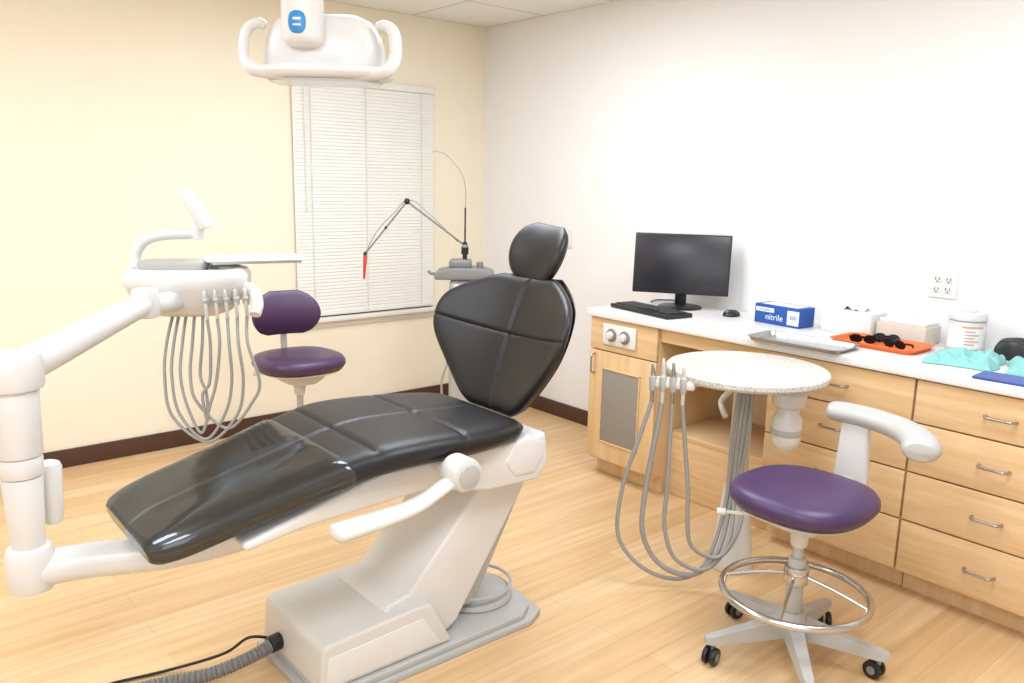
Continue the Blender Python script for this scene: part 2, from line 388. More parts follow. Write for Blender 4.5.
G().cyl((-.232,-2.316,TZ+.021),(-.232,-2.304,TZ+.021),.008,seg=14).make('scroll_wheel','midgrey',t)
def carton(name,label,c,sx,sy,h,rz,mk,cat='box'):
    t=thing(name,label,cat,(c[0],c[1],TZ)); T=Matrix.Translation((c[0],c[1],TZ))@Matrix.Rotation(rz,4,'Z')
    g=G(); g.box((-sx/2,-sy/2,0),(sx/2,sy/2,h),.002); addT(g,T,0); b=g.make('carton_body',mk,t); return t,T,b
t,T,b=carton('glove_box','blue and white box of nitrile exam gloves',(-.19,-2.60),.12,.25,.092,math.radians(-4),'blue')
g=G(); g.box((-.0612,-.124,.010),(-.0595,-.06,.078),.0005); addT(g,T,0); g.make('printed_panel','blue_l',b)
g=G(); g.box((-.0612,.015,.056),(-.0595,.118,.077),.0005); addT(g,T,0); g.make('printed_panel','blue_l',b)
g=G(); g.box((-.045,-.10,.0915),(.045,.10,.0928),.0005); g.ell((0,0,.092),(.028,.07,.003)); addT(g,T,0); g.make('top_opening','blue_l',b)
text('nitrile',.042,T@frame((-.0608,.012,.034),(0,-1,0),(0,0,1)),'blue_l','printed_text',b)
text('exam gloves',.013,T@frame((-.0615,.066,.067),(0,-1,0),(0,0,1)),'blue','printed_text',b)
text('300',.026,T@frame((-.0615,-.092,.045),(0,-1,0),(0,0,1)),'blue','printed_text',b)
t,T,b=carton('tissue_box','white box with a white tissue on top',(-.12,-2.91),.13,.24,.105,math.radians(-3),'paper')
g=G()
N=12
vs=[];fs=[]
for i in range(N):
    for j in range(N):
        u=i/(N-1)*2-1; v=j/(N-1)*2-1; h=.06*max(0,1-.8*(u*u+v*v)**.5)+.018*noise.noise(Vector((u*2.5,v*2.5,1)))
        vs.append((u*.035,v*.06,.103+max(0,h)))
for i in range(N-1):
    for j in range(N-1): fs.append((i*N+j,(i+1)*N+j,(i+1)*N+j+1,i*N+j+1))
g.add(vs,fs); addT(g,T,0); g.make('tissue','tissue',t)
t,T,b=carton('gauze_box','white and beige carton of gauze pads',(-.11,-3.155),.13,.22,.078,math.radians(-4),'cardbeige')
g=G(); g.box((-.058,-.103,.077),(.058,.103,.094),.006); addT(g,T,0); g.make('lid','paper',b)
# wipes tub
wc=(-.13,-3.40)
t=thing('wipes_canister','white plastic tub of disinfecting wipes with white lid','canister',(wc[0],wc[1],TZ))
G().cyl((wc[0],wc[1],TZ),(wc[0],wc[1],TZ+.13),.068,.07,seg=40,bev=.008).make('tub','offwhite',t)
G().cyl((wc[0],wc[1],TZ+.13),(wc[0],wc[1],TZ+.165),.074,.070,seg=40,bev=.006).cyl((wc[0],wc[1],TZ+.165),(wc[0],wc[1],TZ+.172),.03,seg=20,bev=.002).make('lid','white',t)
def wrap(r0,r1,a0,a1,z0,z1,n=16):
    g=G(); vs=[]
    for k in range(n+1):
        a=math.radians(a0+(a1-a0)*k/n); vs+=[(wc[0]+r0*math.cos(a),wc[1]+r0*math.sin(a),z0),(wc[0]+r1*math.cos(a),wc[1]+r1*math.sin(a),z1)]
    g.add(vs,[(2*k,2*k+2,2*k+3,2*k+1) for k in range(n)]); return g
wrap(.0705,.0712,130,290,TZ+.02,TZ+.115,24).make('label_wrap','tissue',t)
g=G()
for i in range(5):
    q=wrap(.0725,.0727,196,196+(44 if i%2 else 30),TZ+.035+i*.013,TZ+.040+i*.013,8); g.add(q.v,q.f)
g.make('printed_lines','labelpink',t)
wrap(.0725,.073,186,252,TZ+.104,TZ+.112,12).make('printed_band','labelpink',t)
# trays
def tray(name,label,c,sx,sy,h,rz,mk,z):
    pts=[]; r=.03
    for cx,cy,a0 in ((sx/2-r,sy/2-r,0),(-sx/2+r,sy/2-r,90),(-sx/2+r,-sy/2+r,180),(sx/2-r,-sy/2+r,270)):
        for k in range(7):
            a=math.radians(a0+15*k); pts.append((cx,cy,math.cos(a),math.sin(a)))
    vs=[];m_=len(pts)
    for (dr,zz) in ((r-.006,0),(r+.004,h),(r+.014,h+.001),(r+.014,h-.002),(r+.006,h-.003),(r-.003,-.0)):
        for cx,cy,ca,sa in pts: vs.append((cx+ca*dr,cy+sa*dr,zz))
    fs=[]
    for q in range(5):
        for k in range(m_): fs.append((q*m_+k,q*m_+(k+1)%m_,(q+1)*m_+(k+1)%m_,(q+1)*m_+k))
    g2=G(); g2.add(vs,fs); g2.add([(cx+ca*(r-.006),cy+sa*(r-.006),.002) for cx,cy,ca,sa in pts],[tuple(range(m_))]); g2.add([(cx+ca*(r-.004),cy+sa*(r-.004),0) for cx,cy,ca,sa in pts],[tuple(range(m_))])
    T=Matrix.Translation((c[0],c[1],z))@Matrix.Rotation(rz,4,'Z'); addT(g2,T,0)
    return g2.make(name,mk,loc=(c[0],c[1],z),label=label,cat='tray')
tray('instrument_tray','empty shallow stainless steel instrument tray on the counter edge',(-.58,-2.93),.19,.40,.018,math.radians(2),'steel',TZ)
tray('orange_tray','shallow orange plastic tray holding black safety glasses',(-.325,-3.145),.21,.34,.020,0,'orange',TZ)
def glasses(x,y,rz,label):
    t=thing('safety_glasses',label,'glasses',(x,y,TZ+.0045),group='black safety glasses in the orange tray')
    T=Matrix.Translation((x,y,TZ+.005))@Matrix.Rotation(rz,4,'Z')
    g=G()
    for s in (-1,1): g.lathe([(0,-.004),(.019,-.003),(.021,0),(.019,.003),(0,.006)],(0,s*.027,.022),axis=(1,0,.35),seg=20,sh=lambda a:1+.25*abs(math.cos(a))**2)
    g.tube([(-.002,-.012,.028),(-.004,0,.030),(-.002,.012,.028)],.005,8); addT(g,T,0); g.make('lens','lensblack',t)
    for s in (-1,1):
        g=G(); g.tube([(0,s*.050,.028),(.012,s*.052,.028),(.055,s*.044,.018),(.07,s*.036,.008)],.005,8); addT(g,T,0); g.make('temple_arm','black',t)
for xx,yy,rz in ((-.375,-3.09,22),(-.37,-3.22,-12),(-.28,-3.145,190)): glasses(xx,yy,math.radians(rz),'pair of black wraparound safety glasses')
def cloth(name,label,c,sx,sy,hh,rz,mk,seed,cat,fr=1.6,p=3,cr=.12):
    g=G(); N=44; vs=[];fs=[]
    for i in range(N):
        for j in range(N):
            u=i/(N-1)*2-1; v=j/(N-1)*2-1; edge=max(0,1-max(abs(u),abs(v))**p)**.5
            n_=.5+.6*noise.noise(Vector((u*fr,v*fr,seed)))+cr*noise.noise(Vector((u*fr*2.2,v*fr*2.2,seed)))
            h=hh*edge*max(.08,n_)
            w=1+.2*noise.noise(Vector((u*1.5,v*1.5,seed+5)))
            vs.append((u*sx/2*w,v*sy/2*w,.002+h))
    for i in range(N-1):
        for j in range(N-1): fs.append((i*N+j,(i+1)*N+j,(i+1)*N+j+1,i*N+j+1))
    o=len(vs); vs+=[(x,y,0) for x,y,z_ in vs]
    fs+=[(o+a,o+d,o+c_,o+b) for a,b,c_,d in fs[:]]
    g.add(vs,fs); T=Matrix.Translation((c[0],c[1],TZ))@Matrix.Rotation(rz,4,'Z'); addT(g,T,0)
    return g.make(name,mk,loc=(c[0],c[1],TZ),label=label,cat=cat,ang=75)
cloth('folded_cloth','crumpled pale teal cloth lying on the counter',(-.37,-3.50),.26,.23,.06,.15,'teal',3,'cloth',2.1,6,.35)
cloth('instrument_pouch','small black padded pouch lying on the counter',(-.12,-3.60),.13,.17,.12,.2,'black',5,'pouch',.5,8,.05)
cloth('folded_cloth','folded pale teal cloth lying beside the blue packet',(-.33,-3.76),.24,.24,.045,.3,'teal',13,'cloth',2.0,6,.3)
G().box((-.63,-3.80,TZ),(-.50,-3.62,TZ+.010),.003,rz=.05).make('sterile_packet','navy',loc=(-.56,-3.71,TZ),label='flat blue packet beside the teal cloth',cat='packet')
# ------------------------------------------------------------ dental chair
cy=-2.5
ch=thing('dental_chair','black leather dental chair with white base and clear foot cover','dental chair',(-2.2,cy,0))
g=G(); pts=[(-2.72,-2.27),(-2.72,-2.73),(-1.90,-2.74),(-1.82,-2.70),(-1.79,-2.5),(-1.82,-2.30),(-1.90,-2.26)]
g.prism(pts,2,0,.022,.004,seg=2); g.prism([(-2.70,-2.28),(-2.70,-2.72),(-1.92,-2.72),(-1.86,-2.68),(-1.83,-2.5),(-1.86,-2.32),(-1.92,-2.28)],2,.02,.045,.006,seg=3); g.make('base_plate','grey',ch)
g=G(); g.prism([(-2.705,.046),(-2.695,.18),(-2.68,.196),(-2.34,.211),(-2.30,.203),(-2.22,.046)],1,-2.705,-2.295,.014,seg=4); g.make('pump_cover','offwhite',ch)
g=G(); g.prism([(-2.69,.06),(-2.675,.155),(-2.34,.168),(-2.27,.06)],1,-2.708,-2.70,.002); g.make('pump_cover_panel','white',ch)
g=G(); g.lathe([(0,.045),(.14,.045),(.145,.055),(.14,.068),(.12,.075),(0,.08)],(-1.98,cy,0),seg=40).tube([(-1.98+.14*math.cos(a*math.pi/12),cy+.14*math.sin(a*math.pi/12),.10) for a in range(24)],.006,8,closed=True,n=2); g.make('rotation_cover','grey',ch)
g=G(); g.prism([(-2.40,.10),(-2.46,.20),(-2.44,.225),(-2.36,.24),(-2.05,.565),(-1.86,.565),(-1.88,.50),(-2.17,.08),(-2.22,.05),(-2.38,.05)],1,-2.66,-2.34,.012,seg=4); g.make('lift_arm','white',ch)
g=G(); g.prism([(-2.15,.10),(-1.90,.48),(-1.84,.48),(-2.06,.085)],1,-2.61,-2.39,.006); g.make('lower_link','grey',ch)
g=G(); g.prism([(-2.93,.60),(-2.5,.71),(-1.92,.70),(-1.85,.715),(-1.83,.60),(-1.88,.545),(-2.10,.555),(-2.35,.615),(-2.75,.60),(-2.92,.575)],1,cy-.235,cy+.235,.016,seg=4); g.make('seat_frame','white',ch)
for s in (-1,1):
    g=G(); g.prism([(-2.04,.64),(-1.99,.70),(-1.93,.72),(-1.87,.69),(-1.85,.63),(-1.90,.57),(-1.99,.575)],1,cy+s*.215-.025,cy+s*.215+.025,.016,seg=4); g.make('back_pivot','white',ch)
seat_path=[(0,-3.155,.615),(.1,-3.06,.640),(.3,-2.84,.690),(.5,-2.61,.742),(.62,-2.46,.762),(.8,-2.2,.752),(1,-1.93,.738)]
seat_hw=[(0,.19),(.03,.215),(.1,.235),(.3,.25),(.5,.285),(.62,.31),(.8,.305),(.95,.26),(1,.22)]
seat_th=[(0,.06),(.1,.075),(.4,.085),(.62,.092),(.8,.09),(1,.08)]
g=G(); g.pillow(seat_path,seat_hw,seat_th,cy,ns=160,nt=90,seams=(.56,.77),gd=.006,gw=.0045,sidep=12); g.make('seat_cushion','leather',ch)
g=G(); g.pillow(seat_path,seat_hw,seat_th,cy,ns=70,nt=50,mids=False,off=.006,s0=-0.005,s1=.50,endp=30,sidep=12,wr=.002); g.make('plastic_cover','film',ch,label='clear plastic protective cover')
bp=[(0,-1.905,.745),(.25,-1.860,.86),(.6,-1.795,1.03),(1,-1.720,1.215)]
bh=[(0,.125),(.04,.16),(.10,.195),(.28,.280),(.42,.338),(.52,.360),(.64,.362),(.75,.340),(.84,.290),(.92,.225),(1,.150)]
bt=[(0,.045),(.3,.06),(.6,.062),(.9,.055),(1,.045)]
g=G(); g.pillow(bp,bh,bt,cy,ns=160,nt=110,wing=lambda s:.105,seams=(.56,),gd=.0075,gw=.005,sidep=10,endp=16); bk=g.make('backrest','leather',ch)
g=G(); bp2=[(a,x+.034,z) for a,x,z in bp]; g.pillow(bp2,[(a,w*.93) for a,w in bh],[(0,.015),(1,.015)],cy,ns=40,nt=24,wing=lambda s:.105,mids=False); g.make('back_shell','black',ch)
hp=[(0,-1.725,1.200),(.5,-1.688,1.298),(1,-1.640,1.404)]
hh=[(0,.080),(.12,.108),(.35,.130),(.6,.135),(.85,.115),(1,.075)]
g=G(); g.pillow(hp,hh,[(0,.045),(.5,.06),(1,.045)],cy,ns=60,nt=48,wing=lambda s:.18,mids=False,seams=(),endp=4,sidep=7)
Rr=Matrix.Translation((-1.688,cy,1.298))@Matrix.Rotation(math.radians(5),4,'X')@Matrix.Translation((1.688,-cy,-1.298)); addT(g,Rr); g.make('headrest','leather',ch)
G().tube([(-1.77,cy,1.10),(-1.69,cy,1.20),(-1.655,cy,1.28)],.022,10,flat=.5).make('headrest_post','steel',ch)
g=G(); yA=-2.865; X0=-2.31
g.cyl((X0,yA+.045,.705),(X0,yA-.04,.705),.052,seg=36,bev=.012)
pa=[Vector((X0,yA,.705)),Vector((-2.38,yA,.675)),Vector((-2.47,yA,.642)),Vector((-2.58,yA,.630)),Vector((-2.68,yA,.626)),Vector((-2.735,yA,.624))]
g.tube(pa,.03,20,n=8,rf=lambda u:(.033+.012*math.sin(min(1,max(0,(u-.3)/.7))*math.pi*.62))*(1-max(0,(u-.9)/.1)**3*.75),flat=.52)
g.cyl((X0,-2.72,.705),(X0,yA,.705),.028,seg=20)
ar=g.make('armrest','offwhite',ch)
G().cyl((X0,yA-.04,.705),(X0,yA-.047,.705),.036,seg=32,bev=.003).make('pivot_cap','grey',ar)
P=[(-2.71,-2.42,.09),(-2.80,-2.43,.075),(-2.92,-2.38,.035),(-3.05,-2.32,.024),(-3.2,-2.3,.024),(-3.35,-2.36,.024)]
g=G(); g.tube(P,.02,12,n=36,rf=lambda u:.020+.0028*math.sin(u*430)); g.make('corrugated_hose','midgrey',ch)
G().cyl((-2.70,-2.42,.09),(-2.74,-2.424,.088),.028,seg=20,bev=.004).make('hose_connector','black',ch)
G().tube([(-2.71,-2.38,.08),(-2.78,-2.36,.10),(-2.85,-2.32,.05),(-3.0,-2.24,.01),(-3.2,-2.2,.01),(-3.4,-2.22,.01)],.005,8,n=10).make('cable','black',ch)
# ------------------------------------------------------------ delivery unit
du=thing('delivery_unit','white dental delivery unit with instrument hoses on a jointed arm','dental unit',(-3.35,-2.25,.4))
px,py=-3.345,-2.24
g=G(); g.cyl((px,py,.40),(px,py,.54),.062,seg=28,bev=.025); g.tube([(px,py,.46),(-3.2,-2.27,.46),(-3.0,-2.36,.465),(-2.8,-2.42,.49),(-2.6,-2.45,.54)],.058,18,flat=.85); g.make('lower_arm','white',du)
g=G(); g.cyl((px,py,.47),(px,py,.74),.040,.052,seg=28,bev=.004).cyl((px,py,.74),(px,py,.80),.056,.056,seg=28,bev=.01).cyl((px,py,.80),(px,py,.99),.058,.062,seg=28,bev=.004); g.make('column','white',du)
g=G(); g.cyl((px+.075,py+.06,.56),(px+.075,py+.06,.75),.03,.036,seg=20,bev=.02); g.make('brake_cylinder','white',du)
g=G(); g.cyl((px,py,.985),(px,py,1.085),.078,.075,seg=32,bev=.014); g.box((px-.3,py-.055,1.0),(px+.02,py+.055,1.07),.02); g.make('elbow_joint','white',du)
ea=Vector((px+.03,py+.03,1.035)); eb=Vector((-2.87,-1.80,1.125))
g=G(); g.tube([ea,ea.lerp(eb,.33),ea.lerp(eb,.66),eb],.045,18,n=6,rf=lambda u:.05-.012*u); g.make('upper_arm','white',du)
g=G(); g.cyl((eb.x,eb.y,1.075),(eb.x,eb.y,1.175),.046,.044,seg=28,bev=.012).tube([(eb.x,eb.y,1.12),(-2.80,-1.74,1.11),(-2.70,-1.66,1.11)],.038,14); g.make('wrist_joint','white',du)
hc=Vector((-2.655,-1.60,.03)); hz=math.radians(-30)
TH=Matrix.Translation((hc.x,hc.y,hc.z))@Matrix.Rotation(hz,4,'Z')
g=G(); sup=lambda a:1/((abs(math.cos(a))**3+abs(math.sin(a)/.70)**3)**(1/3))
g.lathe([(0,1.010),(.11,1.012),(.155,1.03),(.195,1.075),(.214,1.118),(.222,1.128),(.224,1.165),(.212,1.184),(.190,1.190),(.182,1.183),(0,1.183)],(0,0,0),seg=64,sh=sup); addT(g,TH,0); g.make('control_head','white',du)
g=G(); g.lathe([(0,1.183),(.12,1.183),(.125,1.200),(.12,1.213),(0,1.215)],(-.05,0,0),seg=48,sh=sup); addT(g,TH,0); g.make('rubber_mat','grey',du)
for i in range(5):
    xx=.085+i*.033; yb=-.138+.014*i
    g=G(); g.cyl((xx,yb,1.06),(xx+.0,yb-.014,1.09),.012,.014,seg=16,bev=.003); addT(g,TH,0); g.make('handpiece_holder','grey',du)
    g=G(); g.cyl((xx,yb+.01,1.00),(xx,yb-.02,1.095),.006,.008,seg=12,bev=.002).cyl((xx,yb-.02,1.095),(xx,yb-.026,1.12),.008,.005,seg=12,bev=.002); addT(g,TH,0); g.make('handpiece','white',du)
    d=[.63,.585,.56,.55,.60][i]
    x2=[.055,-.015,-.045,-.07,.02][i]
    xr=xx+[.0,-.01,.012,.02,.045][i]
    pts=[(xx,yb,1.01),(xx+.008,-.145,.92),(xr,-.15,.78),(xr-.028,-.15,d+.10),((xr*.5+x2*.5),-.15,d),(x2+.015,-.14,d+.10),(x2-.008,-.12,.80),(x2+.0,-.09,.92),(x2*.8+.01,-.04,1.04)]
    g=G(); g.tube(pts,.0058,10,n=10); addT(g,TH,0); g.make('hose','hose',du)
g=G(); g.tube([(.17,-.06,1.12),(.235,-.07,1.11),(.262,-.12,1.07),(.256,-.15,1.03)],.02,12,flat=1.3); addT(g,TH,0); g.make('handle','white',du)
g=G(); g.tube([(.08,.05,1.18),(.10,.04,1.20),(.15,.02,1.207)],.014,10); addT(g,TH,0); g.make('tray_arm','white',du)
g=G(); g.box((-2.60,-1.76,1.243),(-2.23,-1.52,1.249),.003,rz=math.radians(-14)); g.box((-2.58,-1.74,1.232),(-2.25,-1.54,1.243),.003,rz=math.radians(-14))
tb=g.make('tray','white',du,label='flat white instrument tray')
g=G(); g.tube([(-.18,.02,1.17),(-.195,.04,1.22),(-.16,.04,1.28),(-.09,.03,1.305),(.0,.03,1.31),(.05,.02,1.315)],.020,14,n=8); addT(g,TH,0); g.make('display_arm','white',du)
g=G(); g.cyl((.04,.02,1.29),(.04,.02,1.355),.022,seg=18,bev=.006); g.box((.03,-.09,1.325),(.058,.09,1.48),.010,ry=math.radians(-28)); addT(g,TH,0); dd=g.make('display','white',du)
g=G(); g.box((.0295-.0,-.074,1.345),(.0325,.074,1.46),.001); Tq=TH@Matrix.Translation((.044,0,1.4025))@Matrix.Rotation(math.radians(-28),4,'Y')@Matrix.Translation((-.044-.0015,0,-1.4025)); addT(g,Tq,0); g.make('display_screen','grey',dd)
# ------------------------------------------------------------ overhead lamp
lx,ly=-2.505,-2.45
ol=thing('dental_lamp','white overhead dental lamp with two curved side handles','lamp',(lx,ly,2.6))
TL=frame((lx,ly,0),R,Z)
sg=1 if (R.cross(Z)).dot(-Fh)>0 else -1
def LF(g): addT(g,TL,0); return g
sq=lambda p,b:(lambda a:1/((abs(math.cos(a))**p+abs(math.sin(a)/b)**p)**(1/p)))
g=G(); g.lathe([(0,0),(.165,0),(.172,.02),(.168,.06),(.158,.10),(.135,.135),(.10,.152),(0,.156)],(0,1.862,0),axis=(0,1,0),seg=64,sh=sq(4,.56)); LF(g).make('lamp_head','white',ol)
g=G(); g.lathe([(0,0),(.17,0),(.190,.008),(.196,.018),(.188,.028),(.168,.038),(0,.040)],(0,1.836,.02*sg),axis=(0,1,0),seg=64,sh=sq(4,.55)); LF(g).make('reflector_rim','white',ol)
g=G(); g.lathe([(0,0),(.155,0),(.16,.008),(0,.010)],(0,1.827,.02*sg),axis=(0,1,0),seg=56,sh=sq(4,.55)); LF(g).make('lens','lens',ol)
for s in (-1,1):
    g=G(); g.tube([(s*.160,1.978,.05*sg),(s*.178,1.985,.06*sg),(s*.203,1.970,.07*sg),(s*.214,1.935,.08*sg),(s*.212,1.890,.09*sg),(s*.195,1.860,.10*sg),(s*.16,1.850,.10*sg),(s*.10,1.848,.10*sg)],.013,14,n=8,flat=1.4,rf=lambda u:.0145*min(1,(u*14+.25))**.5); LF(g).make('handle','white',ol)
g=G(); g.box((-.095,1.915,.06*sg),(.015,2.20,.15*sg),.03,seg=5); LF(g).make('yoke_housing','white',ol)
g=G(); g.lathe([(0,0),(.024,0),(.024,.003),(.021,.005),(0,.005)],(-.045,1.975,.148*sg),axis=(0,0,sg),seg=32,sh=lambda a:1/((abs(math.cos(a))**2.6+abs(math.sin(a)/1.25)**2.6)**(1/2.6))); bt_=LF(g).make('touch_button','btn',ol,label='blue oval touch button')
g=G(); g.box((-.056,1.980,.1525*sg),(-.034,1.987,.1545*sg),.002); g.box((-.056,1.965,.1525*sg),(-.034,1.970,.1545*sg),.002); LF(g).make('button_mark','white',bt_)
g=G(); g.cyl((-.045,2.18,.10*sg),(-.045,2.42,.02*sg),.035,seg=20); g.cyl((-.045,2.40,.02*sg),(-.045,2.57,.02*sg),.03,seg=20); g.box((-.15,2.565,-.09),(.06,2.6,.12),.01); LF(g).make('ceiling_arm','white',ol)
# ------------------------------------------------------------ round assistant table
rt_=thing('round_assistant_table','round speckled instrument table on white post with hanging hoses','table',(-1.0,-2.95,0))
tc_=(-1.0,-2.95)
G().lathe([(0,.835),(.27,.835),(.30,.84),(.308,.85),(.308,.866),(.302,.872),(.29,.870),(0,.868)],(tc_[0],tc_[1],0),seg=64).make('tabletop','speck',rt_)
G().lathe([(0,.80),(.05,.80),(.16,.825),(.17,.836),(0,.836)],(-.98,-2.94,0),seg=32).make('tabletop_bracket','white',rt_)
G().cyl((-.93,-2.90,.03),(-.93,-2.90,.81),.046,.038,seg=28).make('post','offwhite',rt_)
G().lathe([(0,0),(.085,0),(.09,.010),(.085,.05),(.07,.16),(.055,.30),(.047,.36),(0,.36)],(-.93,-2.90,0),seg=40).make('floor_foot','white',rt_)
g=G(); hx,hy=-1.32,-2.85
g.box((hx-.03,hy-.085,.815),(hx+.035,hy+.075,.85),.012,rz=math.radians(30)); g.tube([(hx,hy,.835),(-1.2,-2.88,.825),(-1.05,-2.93,.82)],.018,12); g.make('instrument_holder','white',rt_)
dl=Vector((-.764,.645,0)); nl=Vector((.645,.764,0))
for i in range(4):
    a=math.radians(30); o_=(-.058+.038*i); X=hx-.03-o_*math.sin(a); Y=hy+o_*math.cos(a)
    g=G(); g.cyl((X,Y,.805),(X,Y,.860),.013,.015,seg=18,bev=.003); g.make('holder_cup','grey',rt_)
    g=G(); g.cyl((X,Y,.75),(X,Y,.87),.007,.009,seg=12,bev=.002).cyl((X,Y,.87),(X-.004,Y,.905+.012*(i%3)),.009,.005,seg=12,bev=.002); g.make('handpiece',['steel'] if i%2 else ['offwhite'],rt_)
    j=3-i
    lo=[.045,.07,.10,.16][j]; b=[.11,.05,.0,-.05][j]; p0=Vector((X,Y,0))
    def q(k,z_,off=0): v=p0+dl*k+nl*off; return (v.x,v.y,z_)
    ux=[-.03,-.01,.0,.015][j]
    g=G(); g.tube([q(0,.76),q(b*.35,.62),q(b*.85,.42),q(b*.9-.0,lo+.17),q(b*.4-.05,lo+.04),q(-.15-.01*j,lo),q(-.25,lo+.08+.02*j),(-1.09+ux,-2.98-.01*j,lo+.30),(-1.06+ux,-2.97-.012*j,.60),(-1.02+ux,-2.96-.01*j,.81)],.0082 if j!=1 else .010,10,n=10); g.make('hose','hose',rt_)
g=G(); cx_,cyy=-.93,-3.10
g.lathe([(0,.565),(.03,.565),(.05,.585),(.056,.61),(.056,.69),(.042,.71),(.042,.73),(.062,.745),(.066,.79),(.04,.825),(0,.835)],(cx_,cyy,0),seg=28); g.make('separator_canister','white',rt_)
G().lathe([(0.057,.625),(.059,.63),(.059,.645),(.057,.65)],(cx_,cyy,0),seg=28).make('canister_band','grey',rt_)
g=G(); g.tube([(-.90,-2.86,.78),(-.84,-2.78,.72),(-.85,-2.74,.66),(-.9,-2.80,.62)],.012,10); g.make('tubing','white',rt_)
# ------------------------------------------------------------ stools
def stool(c,seatz,a0,purple,label,back=None,arm=None,ring=True):
    x,y=c
    st=thing('rolling_stool',label,'stool',(x,y,0))
    g=G(); g.lathe([(0,.085),(.04,.085),(.052,.095),(.05,.145),(.036,.17),(0,.17)],(x,y,0),seg=24)
    for k in range(5):
        a=math.radians(a0+72*k); ca,sa=math.cos(a),math.sin(a)
        def q(r,w,z_): return (x+ca*r-sa*w,y+sa*r+ca*w,z_)
        vs=[q(.03,-.030,.085),q(.03,.030,.085),q(.03,.025,.15),q(.03,-.025,.15),q(.28,-.018,.070),q(.28,.018,.070),q(.28,.015,.10),q(.28,-.015,.10),q(.305,-.012,.074),q(.305,.012,.074),q(.305,.010,.095),q(.305,-.010,.095)]
        g.add(vs,[(0,1,2,3),(0,4,5,1),(1,5,6,2),(2,6,7,3),(3,7,4,0),(4,8,9,5),(5,9,10,6),(6,10,11,7),(7,11,8,4),(8,11,10,9)])
    g.make('star_base','grey',st)
    for k in range(5):
        a=math.radians(a0+72*k); X=x+.275*math.cos(a); Y=y+.275*math.sin(a); b=a+.7+k
        dx,dy=-math.sin(b),math.cos(b); cs=G()
        ox,oy=.012*math.cos(b),.012*math.sin(b)
        for s in (-1,1):
            cs.cyl((X+ox+dx*.006*s,Y+oy+dy*.006*s,.03),(X+ox+dx*.022*s,Y+oy+dy*.022*s,.03),.030,seg=22,bev=.004)
            cs.cyl((X+ox+dx*.0215*s,Y+oy+dy*.0215*s,.03),(X+ox+dx*.0235*s,Y+oy+dy*.0235*s,.03),.014,seg=16,mi=1)
        cs.cyl((X,Y,.05),(X,Y,.082),.009,seg=10,mi=1); cs.make('caster',['black','midgrey'],st,label='black twin-wheel caster')
    g=G(); g.cyl((x,y,.15),(x,y,.36),.028,seg=24,bev=.003).cyl((x,y,.36),(x,y,seatz-.09),.017,seg=20); g.make('gas_column','grey',st)
    if ring:
        g=G(); rr=.235; rz_=.235
        g.tube([(x+rr*math.cos(a*math.pi/16),y+rr*math.sin(a*math.pi/16),rz_) for a in range(32)],.0125,12,closed=True,n=2)
        for k in range(4):
            a=math.radians(20+90*k); g.tube([(x+.02*math.cos(a),y+.02*math.sin(a),.30),(x+.12*math.cos(a),y+.12*math.sin(a),.275),(x+rr*math.cos(a),y+rr*math.sin(a),rz_)],.006,8,n=3)
        g.cyl((x,y,.27),(x,y,.33),.040,seg=24,bev=.004); g.make('foot_ring','chrome',st,label='chrome foot ring with spokes')
    g=G(); sz=seatz
    g.prism([(x-.11,sz-.082),(x-.09,sz-.125),(x-.03,sz-.145),(x+.06,sz-.145),(x+.11,sz-.12),(x+.12,sz-.082)],1,y-.065,y+.065,.012); g.cyl((x,y,sz-.20),(x,y,sz-.14),.026,.032,seg=20,bev=.004)
    g.tube([(x,y,sz-.11),(x-.10,y+.14,sz-.11),(x-.13,y+.2,sz-.115)],.006,8); g.tube([(x-.13,y+.2,sz-.115),(x-.145,y+.225,sz-.117)],.012,10,smooth=False); g.make('tilt_mechanism','offwhite',st)
    sh=lambda a:1/((abs(math.cos(a))**2.6+abs(math.sin(a))**2.6)**(1/2.6))
    G().lathe([(0,sz-.085),(.14,sz-.085),(.19,sz-.072),(.2,sz-.062),(.0,sz-.06)],(x,y,0),seg=56,sh=sh).make('seat_pan','offwhite',st)
    G().lathe([(0,sz-.062),(.18,sz-.062),(.205,sz-.055),(.218,sz-.035),(.217,sz-.015),(.205,sz+.002),(.18,sz+.011),(.14,sz+.014),(.06,sz+.010),(0,sz+.008)],(x,y,0),seg=64,sh=sh).make('seat',purple,st,label='purple vinyl seat cushion',ang=80)
    if back is not None:
        a=math.radians(back); ca,sa=math.cos(a),math.sin(a)
        g=G(); g.tube([(x+ca*.05,y+sa*.05,sz-.09),(x+ca*.2,y+sa*.2,sz-.10),(x+ca*.25,y+sa*.25,sz-.03),(x+ca*.25,y+sa*.25,sz+.2)],.016,10,flat=1.6); g.make('back_bar','grey',st)
        g=G(); g.pillow([(0,.225,0),(.5,.215,.11),(1,.23,.23)],[(0,.10),(.1,.14),(.4,.178),(.65,.172),(.88,.13),(1,.08)],[(0,.03),(.5,.055),(1,.03)],0,ns=40,nt=36,wing=lambda s:.15,mids=False,endp=4,sidep=4)
        T=Matrix.Translation((x,y,sz+.075))@Matrix.Rotation(a,4,'Z'); addT(g,T,0); g.make('backrest',purple,st,label='purple vinyl backrest',ang=80)
